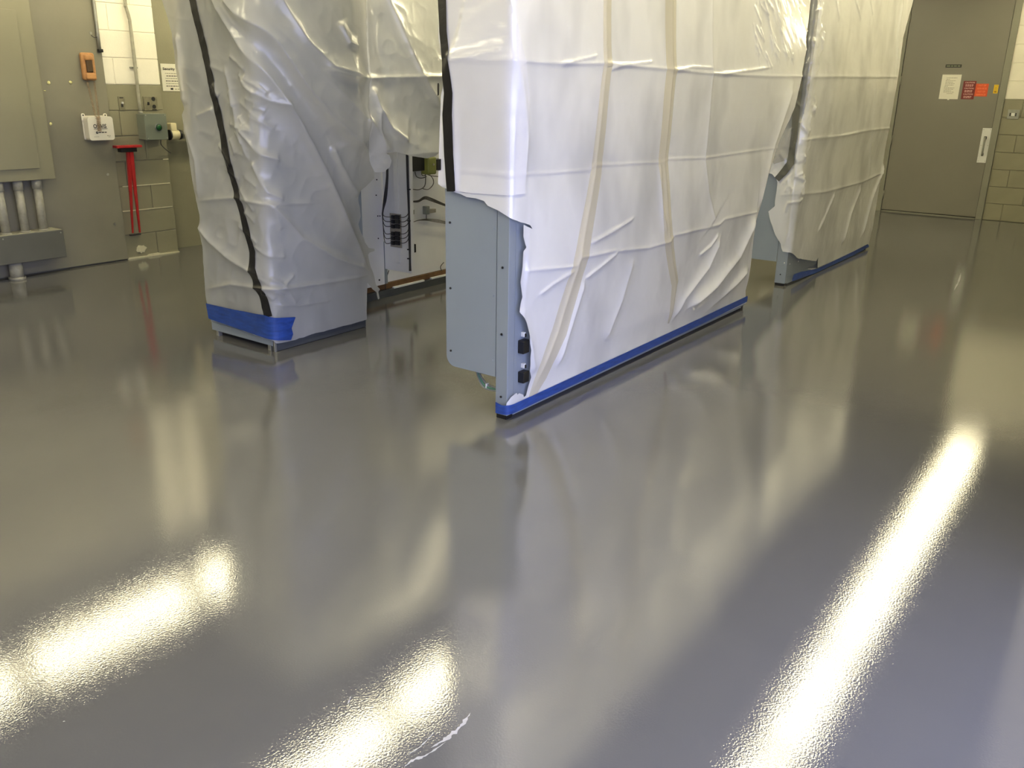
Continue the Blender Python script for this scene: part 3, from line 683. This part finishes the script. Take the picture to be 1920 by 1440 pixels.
cyl('knob', ((a[0]+b_[0])/2+.005, 4.213, (a[2]+b_[2])/2+.01), ((a[0]+b_[0])/2+.005, 4.222, (a[2]+b_[2])/2+.01), .008, M['label_tan'], mb, 10)
a = onY(822, 320, 4.2); b_ = onY(838, 298, 4.2)
box('black_relay', a[0], b_[0], 4.22, 4.30, a[2], b_[2], M['black'], ew, .004)

# ------------------------------------------------------------------ plastic sheeting
_LAT = np.random.rand(12, 128, 128)
def vnoise(x, y, sc_, k):
    x = x/sc_+37.3; y = y/sc_+11.9; i = np.floor(x).astype(int); j = np.floor(y).astype(int); fx = x-i; fy = y-j
    fx = fx*fx*(3-2*fx); fy = fy*fy*(3-2*fy); L = _LAT[k]
    a = L[i % 128, j % 128]; b_ = L[(i+1) % 128, j % 128]; c_ = L[i % 128, (j+1) % 128]; d = L[(i+1) % 128, (j+1) % 128]
    return (a*(1-fx)+b_*fx)*(1-fy)+(c_*(1-fx)+d*fx)*fy
def seg_dist(s, z, P):
    """distance to a polyline and the side it is on"""
    best = np.full(s.shape, 1e9); side = np.ones(s.shape); T = np.zeros(s.shape)
    L = [0.0]
    for i in range(len(P)-1): L.append(L[-1]+math.hypot(P[i+1][0]-P[i][0], P[i+1][1]-P[i][1]))
    for i in range(len(P)-1):
        a = P[i]; dx = P[i+1][0]-a[0]; dz = P[i+1][1]-a[1]; l2 = dx*dx+dz*dz+1e-12
        t = np.clip(((s-a[0])*dx+(z-a[1])*dz)/l2, 0, 1)
        ex = s-a[0]-t*dx; ez = z-a[1]-t*dz; d = np.hypot(ex, ez)
        sd = np.sign(dx*ez-dz*ex)
        m = d < best; best[m] = d[m]; side[m] = sd[m]; T[m] = (L[i]+t[m]*(L[i+1]-L[i]))/L[-1]
    return best, side, T
def inside(s, z, P):
    r = np.zeros(s.shape, bool); n = len(P); j = n-1
    for i in range(n):
        xi, yi = P[i]; xj, yj = P[j]
        if yi != yj:
            r ^= ((yi > z) != (yj > z)) & (s < (xj-xi)*(z-yi)/(yj-yi)+xi)
        j = i
    return r
class Sheet:
    def __init__(self, Xc, Yc, k, zfix):
        self.Xc, self.Yc, self.k, self.ridges, self.zfix = Xc, Yc, k, [], zfix
        self.amp = (.004, .0022); self.extra = None
    def sz(self, p):
        if len(p) == 3: return (p[1], p[2])
        q = onX(p[0], p[1], self.Xc)
        if q[1] > self.Yc: return (-(q[1]-self.Yc), q[2])
        q = onY(p[0], p[1], self.Yc)
        if self.extra is not None:      # follow the way the sheet stands off its cabinet
            for _ in range(8):
                d = float(self.extra(np.array([q[0]-self.Xc]), np.array([q[2]]))[0]); q = onY(p[0], p[1], self.Yc-d)
        return (q[0]-self.Xc, q[2])
    def ridge(self, pts, amp, wn, wp, taper=.12):
        self.ridges.append(([self.sz(p) for p in pts], amp, wn, wp, taper))
    def disp(self, s, z):
        d = np.zeros(s.shape)
        for P, a, wn, wp, tp in self.ridges:
            D, sd, T = seg_dist(s, z, P)
            wv = np.where(sd > 0, wp, wn); e = np.clip(np.minimum(T, 1-T)/max(tp, 1e-3), 0, 1)
            e = e*e*(3-2*e)*.85+.15
            d += a*e*np.exp(-np.sqrt(D*D+.0015**2)/wv)
        n1 = 1-np.abs(2*vnoise(s+.3*z, z, .16, 0)-1); n2 = 1-np.abs(2*vnoise(s-.4*z, z+.2*s, .07, 1)-1); n3 = vnoise(s, z, .03, 2)
        n0 = vnoise(s, z*.6, .5, 3)
        d += self.amp[0]*(n1+.6*n2)+self.amp[1]*n3+.012*(n0-.3)
        if self.extra is not None: d += self.extra(s, z)
        f_ = np.clip((z-self.zfix)/.16, 0, 1); f_ = f_*f_*(3-2*f_)
        return d*(.12+.88*f_)
    def pos(self, s, z, off):
        k = self.k
        sp = lambda v: np.where(v > 30*k, v, k*np.log1p(np.exp(np.minimum(v, 30*k)/k)))
        X = self.Xc+sp(s)-k*.69; Y = self.Yc+sp(-s)-k*.69
        sg = 1/(1+np.exp(np.clip(-s/k, -60, 60)))
        nx = -(1-sg); ny = -sg; L = np.hypot(nx, ny); D = self.disp(s, z)+off
        return np.stack([X+nx/L*D, Y+ny/L*D, z], -1)
    def patch(self, name, outline, off, res, m, parent=None, smooth=True, jag=0):
        P = [self.sz(p) for p in outline]
        if jag:
            Q = []
            for i in range(len(P)):
                a = P[i]; b_ = P[(i+1) % len(P)]; Q.append(a); l = math.hypot(b_[0]-a[0], b_[1]-a[1]); n = int(l/.03)
                if l < .5:
                    for t in range(1, n): Q.append((a[0]+(b_[0]-a[0])*t/n+random.uniform(-jag, jag), a[1]+(b_[1]-a[1])*t/n+random.uniform(-jag, jag)))
            P = Q
        A = np.array(P); lo = A.min(0)-res; hi = A.max(0)+res
        ns = int((hi[0]-lo[0])/res)+2; nz = int((hi[1]-lo[1])/res)+2
        gs, gz = np.meshgrid(lo[0]+np.arange(ns)*res, lo[1]+np.arange(nz)*res, indexing='ij')
        keep = inside(gs[:-1, :-1]+res/2, gz[:-1, :-1]+res/2, P)
        cnt = np.zeros(gs.shape, int)
        cnt[:-1, :-1] += keep; cnt[1:, :-1] += keep; cnt[:-1, 1:] += keep; cnt[1:, 1:] += keep
        bd = (cnt > 0) & (cnt < 4)
        bs, bz = gs[bd], gz[bd]; best = np.full(bs.shape, 1e9); ts = bs.copy(); tz = bz.copy()
        for i in range(len(P)):
            a = P[i]; b_ = P[(i+1) % len(P)]; dx = b_[0]-a[0]; dz = b_[1]-a[1]; l2 = dx*dx+dz*dz+1e-12
            t = np.clip(((bs-a[0])*dx+(bz-a[1])*dz)/l2, 0, 1); px_ = a[0]+t*dx; pz_ = a[1]+t*dz; d = np.hypot(bs-px_, bz-pz_)
            mm = d < best; best[mm] = d[mm]; ts[mm] = px_[mm]; tz[mm] = pz_[mm]
        gs[bd] = ts; gz[bd] = tz
        V = self.pos(gs, gz, off)
        idx = -np.ones(gs.shape, int); used_ = cnt > 0; idx[used_] = np.arange(used_.sum())
        I, J = np.nonzero(keep)
        faces = np.stack([idx[I, J], idx[I+1, J], idx[I+1, J+1], idx[I, J+1]], -1)
        me = bpy.data.meshes.new(name); me.from_pydata(V[used_].tolist(), [], faces.tolist()); me.update()
        if smooth: me.polygons.foreach_set('use_smooth', [True]*len(me.polygons))
        return link(name, me, m, parent)
    def ribbon(self, name, pts, w, off, m, parent=None, res=.006):
        """band along a polyline; w half-width or list"""
        Q = [self.sz(p) for p in pts]; n = len(Q); ww = w if isinstance(w, (list, tuple)) else [w]*n; L, R_ = [], []
        for i in range(n):
            a = Q[max(i-1, 0)]; b_ = Q[min(i+1, n-1)]; dx = b_[0]-a[0]; dz = b_[1]-a[1]; l = math.hypot(dx, dz)
            L.append(('s', Q[i][0]-dz/l*ww[i], Q[i][1]+dx/l*ww[i])); R_.append(('s', Q[i][0]+dz/l*ww[i], Q[i][1]-dx/l*ww[i]))
        return self.patch(name, L+R_[::-1], off, res, m, parent)

# --- sheet over cabinet A and the wiring bay
SA = Sheet(A_X0-.006, A_Y-.006, .024, .10); SA.amp = (.006, .0008)
def exA(s, z):   # the sheet stands off below its top, most along the big diagonal fold, and hangs free over the bay
    zc = np.clip(1.80-.95*s, 1.06, 2.1); D = .21*np.clip((s+.02)/.55, 0, 1)
    up = np.clip(1-(z-zc)/(2.25-zc), 0, 1); dn = np.clip((z-.45)/(zc-.45), 0, 1)
    return D*np.where(z > zc, up, dn**1.3)+.03*np.clip((s-.75)/.3, 0, 1)*np.clip((z-1.2)/.3, 0, 1)*np.sin(5*s+4*z+2.7)
SA.extra = exA
r_ = SA.ridge
r_([(440, -60), (440, 0), (510, 85), (557, 157), (606, 216), (650, 258), (691, 289)], .062, .028, .12)
r_([(395, -60), (414, 0), (452, 64), (504, 157), (548, 222), (592, 303), (644, 420), (688, 508)], .055, .05, .045)
r_([(495, -60), (516, 0), (562, 76), (615, 125), (685, 146)], .040, .045, .07)
r_([(712, -60), (720, 0), (755, 76), (784, 140), (822, 204)], .035, .02, .08)
r_([(680, -60), (680, 0), (685, 140), (680, 200), (679, 262)], .020, .012, .10)
r_([(590, 126), (650, 143), (685, 146), (760, 144), (850, 142)], .016, .02, .012)
r_([(370, 376), (446, 370), (520, 382), (590, 380)], .014, .012, .02)
r_([(390, 540), (440, 530), (505, 540), (560, 534), (620, 525), (690, 512)], .022, .02, .014)
r_([(488, 365), (520, 400), (560, 445), (620, 480), (690, 506)], .040, .05, .035)
r_([(370, 218), (404, 204)], .012, .02, .012)
r_([(372, 415), (400, 450), (440, 485), (492, 515)], .028, .03, .04)
r_([(685, 160), (700, 200), (725, 240), (765, 268)], .034, .02, .05)
r_([(700, 200), (705, 240), (718, 290)], .02, .02, .03)
r_([(615, 271), (632, 310), (650, 345), (668, 368)], .030, .015, .04)
r_([(455, 150), (500, 190), (540, 200)], .020, .02, .03)
r_([(455, 238), (490, 290), (525, 302)], .024, .02, .03)
r_([(425, 120), (440, 180), (450, 230), (470, 300)], .018, .02, .02)
r_([(475, 300), (500, 360), (530, 375)], .02, .02, .03)
r_([(480, 460), (505, 480), (535, 480)], .012, .01, .02)
r_([(505, 520), (530, 532), (550, 512)], .014, .012, .012)
r_([(512, 545), (530, 553)], .014, .01, .012); r_([(514, 570), (560, 570), (620, 560)], .012, .015, .015)
r_([(630, 40), (650, 80), (670, 90)], .026, .012, .03)
r_([(335, 60), (345, 140), (352, 200)], .02, .03, .02)
r_([(350, 230), (372, 300), (378, 372)], .016, .03, .03)
for k in range(26):
    x = random.uniform(420, 500); y = random.uniform(80, 560); x += (y-300)*.22
    l = random.uniform(20, 55); an = math.radians(random.uniform(20, 70))
    r_([(x, y), (x+l*math.cos(an)*.5, y+l*math.sin(an)*.45), (x+l*math.cos(an), y+l*math.sin(an))], random.uniform(.006, .013), .012, .02)
tA = SA.sz((308, 0))
outA = [('s', tA[0]-.04, 2.22), (308, 0), (325, 60), (338, 150), (349, 205), (345, 215), (356, 270), (371, 370), (378, 400), (385, 480), (391, 560), (395, 596), (447, 614), (512, 638), (518, 643), (546, 637), (600, 621), (650, 608), (688, 597),
        (687, 560), (686, 528), (696, 540), (704, 546), (708, 560), (711, 558), (708, 545), (711, 541), (703, 532), (699, 516), (692, 500), (686, 476), (690, 472), (700, 469), (700, 465), (688, 463), (680, 453), (672, 435), (667, 418), (673, 404), (672, 389), (668, 368), (672, 356), (683, 349), (699, 333), (699, 322), (706, 300), ('s', .86, 1.5), ('s', .86, 2.22)]
esA = empty('plastic_sheet', (A_X0, A_Y, .1), 'torn milky plastic sheeting draped over the cabinet in the back row', 'plastic sheet')
SA.patch('film', outA, 0, .0052, M['film_shaded'], esA, jag=.0025)
SA.patch('overlap_flap', [('s', .73, 2.22), (680, 0), (684, 140), (680, 200), (679, 262), (688, 300), (699, 322), (718, 321), (727, 312), (730, 300), (726, 290), (716, 286), (738, 284), (767, 292), (797, 296), (811, 292), (824, 278), ('s', 1.75, 1.02), ('s', 2.2, 1.1), ('s', 2.2, 2.22)], .004, .0058, M['film'], esA, jag=.002)  # brighter film on this piece imitates the stronger lamp light over the bay
btA = SA.ribbon('black_tape_strip', [(348, -60), (366, 0), (388, 95), (408, 190), (430, 290), (455, 385), (478, 470), (480, 500), (487, 528), (497, 550), (505, 592)], [.028, .028, .028, .027, .026, .025, .024, .022, .030, .030, .028], .004, M['black_tape'])
tag(btA, 'black tape strip running down the plastic wrapped cabinet in the back row', 'tape')
bl = SA.patch('blue_tape_strip', [(391, 566), (444, 578), (500, 588.5), (514, 594), (553, 592), (546, 613), (549, 624), (545, 635), (512, 636), (447, 613), (394, 595)], .006, .006, M['blue_tape'])
tag(bl, 'wide blue masking tape at the foot of the wrapped back row cabinet', 'tape')

# --- sheet over rack B
SB = Sheet(B_X0-.010, B_Y-.010, .016, .09); SB.amp = (.0012, .0006)
def exB(s, z):
    u = np.clip((s-2.3)/1.2, 0, 1)
    return .03*np.sin(np.clip((z-.1)/1.9, 0, 1)*math.pi)*np.clip(s/.6, 0, 1)+.03*u+.055*u*np.exp(-((z-1.42)/.45)**2)-.105*np.clip((s-2.76)/.2, 0, 1)*np.clip((z-1.70)/.36, 0, 1)**1.3
SB.extra = exB
r_ = SB.ridge
H1 = [(838, 102), (850, 112), (955, 113), (1000, 117), (1060, 120), (1128, 119), (1180, 124), (1250, 130), (1330, 138), (1440, 143), (1520, 143)]
H2 = [(852, 317), (985, 327), (1060, 322), (1105, 318), (1112, 310), (1240, 304), (1252, 298), (1318, 296), (1390, 286), (1470, 274)]
H3 = [(978, 506), (1072, 497), (1078, 481), (1140, 470), (1208, 463), (1245, 452), (1256, 440), (1340, 420), (1350, 410), (1412, 396)]
for k_, Hh_ in enumerate((H1, H2, H3)):
    r_(Hh_, .006, .005, .007, .01); r_(Hh_, (.016, -.012, .016)[k_], .14, .14, .01)
r_([(1040, 122), (1080, 112), (1115, 104)], .008, .006, .01); r_([(1135, 130), (1165, 122), (1220, 116)], .008, .006, .01); r_([(1340, 140), (1400, 132), (1440, 126)], .010, .006, .012)
r_([(860, 110), (915, 100), (950, 97)], .007, .006, .01); r_([(1255, 133), (1290, 126), (1330, 128)], .008, .006, .01)
V1 = [(1133, -120), (1131, 0), (1128, 110), (1113, 320), (1076, 490), (1040, 620), (1010, 700), (988, 750)]
V2 = [(1256, -120), (1255, 0), (1252, 140), (1243, 305), (1247, 450), (1262, 530), (1252, 605)]
V3 = [(1331, -120), (1330, 0), (1327, 140), (1318, 300), (1322, 360), (1332, 415)]
r_(V1, .010, .012, .05, .02); r_(V2, .009, .03, .015, .02); r_(V3, .005, .008, .006, .02); r_(V3, .012, .12, .12, .02)
r_([(958, -50), (958, 0), (962, 110), (975, 180), (983, 260), (980, 360)], .012, .02, .02)
r_([(1410, 398), (1373, 480), (1330, 535), (1283, 578)], .045, .035, .05)
r_([(1400, 500), (1347, 557), (1299, 605)], .030, .03, .03)
r_([(1345, 440), (1320, 500), (1275, 560), (1255, 605)], .026, .03, .02)
r_([(1185, 405), (1145, 430), (1098, 455)], .012, .006, .012); r_([(1150, 470), (1115, 500), (1090, 520)], .012, .006, .012); r_([(1070, 505), (1030, 530), (1003, 552)], .010, .006, .012)
r_([(1340, 435), (1325, 460), (1305, 478)], .012, .006, .012)
r_([(1235, 300), (1235, 380), (1242, 440)], .012, .02, .012)
r_([(1090, 520), (1060, 620), (1040, 690)], .018, .02, .03); r_([(1180, 480), (1160, 560), (1130, 640)], .014, .04, .04)
r_([(1480, 150), (1455, 240), (1430, 330), (1412, 400)], .025, .06, .03)
r_([(970, 575), (990, 640), (1000, 700)], .012, .02, .03)
r_([(1440, -30), (1455, 40), (1470, 120)], .012, .01, .02); r_([(1420, -30), (1440, 60), (1452, 120)], .010, .01, .015)
for k in range(60):   # clear crinkles by the upper right corner
    x = random.uniform(1405, 1500); y = random.uniform(-40, 110); l = random.uniform(15, 45)
    r_([(x, y), (x+l*.3+random.uniform(-8, 8), y+l)], random.uniform(.004, .010), .006, .009)
tB = SB.sz((1517, 0))
outB = [('s', -.372, 2.43), ('s', -.372, 1.70), (823, 70), (836, 150), (829, 180), (825, 250), (822, 345), (829, 350), (853, 360), (874, 369), (890, 371), (906, 376), (913, 385), (933, 394), (959, 410), (991, 421), (995, 428), (980, 420), (979, 442), (984, 463), (979, 470), (977, 498), (973, 527), (976, 555), (970, 583), (980, 601), (986, 626), (990, 654), (990, 693), (994, 705), (985, 739), (981, 743), (980, 738), (972, 735), (969, 738), (967, 734), (957, 743), (950, 755), (947, 764),
        ('s', .01, .045), ('s', 2.80, .045), (1398, 544), (1405, 487), (1411, 420), (1424, 372), (1437, 325), (1450, 290), (1462, 258), (1486, 200), (1497, 135), (1507, 70), (1517, 0), ('s', tB[0]+.06, 2.43)]
esB = empty('plastic_sheet', (B_X0, B_Y, .1), 'milky plastic sheeting over the middle control rack, torn away at its near corner', 'plastic sheet')
SB.patch('film', outB, 0, .0058, M['film'], esB, jag=.002)
SB.patch('overlap_flap', [('s', -.374, 2.42), (824, 70), (837, 150), (830, 180), (826, 250), (823, 344), (853, 357), (880, 361), (982, 362), (984, 270), (986, 180), (972, 90), (958, 0), ('s', .135, 2.42)], .006, .010, M['film_flap'], esB)
SB.ribbon('pleat', [(1131, -120)]+[(x+3, y) for x, y in V1[1:]], [.034, .034, .036, .045, .055, .060, .05, .02], .003, M['film_pleat'], esB, .009)
SB.ribbon('pleat', [(x-2, y) for x, y in V2], [.060, .060, .058, .056, .050, .04, .01], .003, M['film_pleat'], esB, .009)
bt = SB.ribbon('black_tape_strip', [(829, -150), (832, 0), (834, 60), (840, 120), (845, 175), (842, 215), (844, 290), (848, 358)], [.022, .022, .020, .022, .024, .027, .026, .024], .010, M['black_tape'])
tag(bt, 'black tape strip down the left edge of the middle plastic sheet', 'tape')
bs_ = SB.patch('black_tape_scrap', [(824, 298), (830, 297), (830, 318), (824, 319)], .011, .005, M['black_tape']); tag(bs_, 'small black tape scrap left of the black strip on the middle sheet', 'tape')
bs_ = SB.patch('black_tape_scrap', [(825, 156), (829, 156), (828, 178), (825, 180)], .011, .005, M['black_tape']); tag(bs_, 'tiny black tape sliver high on the left edge of the middle sheet', 'tape')
bl = SB.patch('blue_tape_strip', [('s', -.066, .034), ('s', -.066, .088), ('s', -.03, .078), ('s', .0, .080), ('s', .8, .083), ('s', 1.9, .088), ('s', 2.5, .094), ('s', 2.80, .097), ('s', 2.80, .055), ('s', 2.2, .045), ('s', 1.2, .04), ('s', .2, .037), ('s', 0, .035)], .004, .008, M['blue_tape'])
tag(bl, 'long blue masking tape along the base of the middle control rack', 'tape')

# --- sheet over rack C
SC = Sheet(C_X0-.014, C_Y-.014, .012, .08); SC.amp = (.0025, .001)
r_ = SC.ridge
SC.extra = lambda s, z: .03*np.clip(s/.4, 0, 1)*np.exp(-((z-1.5)/.5)**2)
for Hh_ in ([(1495, 145), (1560, 143), (1637, 144), (1678, 144)], [(1500, 262), (1517, 260), (1570, 255), (1625, 244), (1664, 240)], [(1460, 366), (1491, 363), (1543, 359), (1613, 340), (1650, 322)]): (r_(Hh_, .006, .006, .008, .02), r_(Hh_, .012, .12, .12, .02))
r_([(1527, 0), (1520, 100), (1505, 200), (1490, 330), (1478, 440), (1468, 465)], .022, .015, .03, .05)
r_([(1560, 360), (1545, 400), (1530, 435)], .014, .008, .012); r_([(1610, 345), (1590, 400), (1575, 460)], .02, .03, .03); r_([(1655, 300), (1630, 370), (1610, 450)], .022, .02, .03)
r_([(1500, 370), (1478, 380), (1470, 400)], .016, .01, .012); r_([(1640, 150), (1632, 240), (1625, 330)], .010, .02, .01)
r_([(1560, -20), (1570, 40)], .012, .008, .012); r_([(1595, -20), (1608, 20), (1612, 40)], .012, .006, .01); r_([(1626, -20), (1634, 30)], .012, .006, .01); r_([(1690, 0), (1680, 60), (1675, 140)], .015, .01, .02)
for k in range(70):
    s0 = random.uniform(-.28, .12); z0 = random.uniform(.75, 2.1); l = random.uniform(.05, .2)
    P = [('s', s0, z0), ('s', s0+random.uniform(-.05, .05), z0-l*.5), ('s', s0+random.uniform(-.05, .05), z0-l)]
    r_(P, random.uniform(.006, .016), .008, .012)
tC = SC.sz((1710, 0))
outC = [('s', -.02, 2.3), ('s', -.02, 1.3), ('s', -.10, 1.2), ('s', -.33, 1.1), ('s', -.33, .95), (1437, 323), (1447, 326), (1455, 334), (1457, 341), (1454, 366), (1452, 386), (1440, 396), (1442, 407), (1453, 440), (1463, 456), (1467, 471), (1480, 473), (1494, 484), (1513, 487), (1529, 489), (1533, 481), (1531, 502), (1511, 503), (1520, 506), ('s', 1.0, .04), (1627, 462), (1629, 452), (1638, 395), (1649, 323), (1661, 250), (1673, 184), (1690, 70), (1710, 0), ('s', tC[0]+.03, 2.3)]
esC = empty('plastic_sheet', (C_X0, C_Y, .1), 'yellowish plastic sheeting over the farther rack beside the door', 'plastic sheet')
SC.patch('film', outC, 0, .008, M['film'], esC, jag=.003)
SC.patch('overlap_flap', [('s', -.30, 2.29), ('s', -.30, 1.0), ('s', -.2, .93), ('s', -.06, .98), ('s', -.01, 1.4), ('s', -.005, 2.29)], .006, .010, M['film_clear'], esC)
bt = SC.ribbon('crumpled_tape', [(1516, -40), (1509, 60), (1500, 150), (1493, 205), (1490, 250), (1483, 305), (1470, 322), (1457, 336)], [.03, .03, .028, .03, .022, .03, .028, .022], .012, M['trough'])
tag(bt, 'crumpled dark tape at the corner between the two front row sheets', 'tape')
bl = SC.patch('blue_tape_strip', [(1483, 522), (1486, 514), (1500, 509), (1531, 503), (1560, 489), (1600, 470), (1625, 457), (1628, 462), (1600, 477), (1560, 496), (1530, 510), (1500, 521), (1483, 527)], .004, .008, M['blue_tape'])
tag(bl, 'blue masking tape along the base of the farther control rack', 'tape')

# ------------------------------------------------------------------ floor scuffs
def scuff(pts, w_, seed):
    random.seed(seed); P = [onZ(x, y, 0) for x, y in pts]; bm = bmesh.new()
    L = []; R_ = []
    path = smooth_path([tuple(p) for p in P], 8)
    for i, p in enumerate(path):
        d = path[min(i+1, len(path)-1)]-path[max(i-1, 0)]; n = Vector((-d.y, d.x, 0)).normalized()
        ww = w_*math.sin(math.pi*(i+.6)/(len(path)+.4))*random.uniform(.2, 1.0)
        L.append(bm.verts.new((p.x+n.x*ww, p.y+n.y*ww, .0006))); R_.append(bm.verts.new((p.x-n.x*ww*random.random(), p.y-n.y*ww*random.random(), .0006)))
    for i in range(len(L)-1): bm.faces.new((L[i], L[i+1], R_[i+1], R_[i]))
    bmesh.ops.recalc_face_normals(bm, faces=bm.faces)
    return bm_obj('scuff_mark', bm, M['scratch'], f)
scuff([(882, 1337), (862, 1362), (838, 1383), (808, 1402)], .012, 1); scuff([(835, 1392), (800, 1415), (775, 1425), (758, 1438)], .006, 2); scuff([(815, 1372), (790, 1398), (765, 1415)], .003, 9)
scuff([(410, 1108), (402, 1113), (394, 1114)], .005, 3); scuff([(658, 1305), (652, 1320)], .003, 4); scuff([(118, 1353), (122, 1353)], .003, 5)
scuff([(1802, 512), (1796, 530), (1788, 545)], .012, 6)
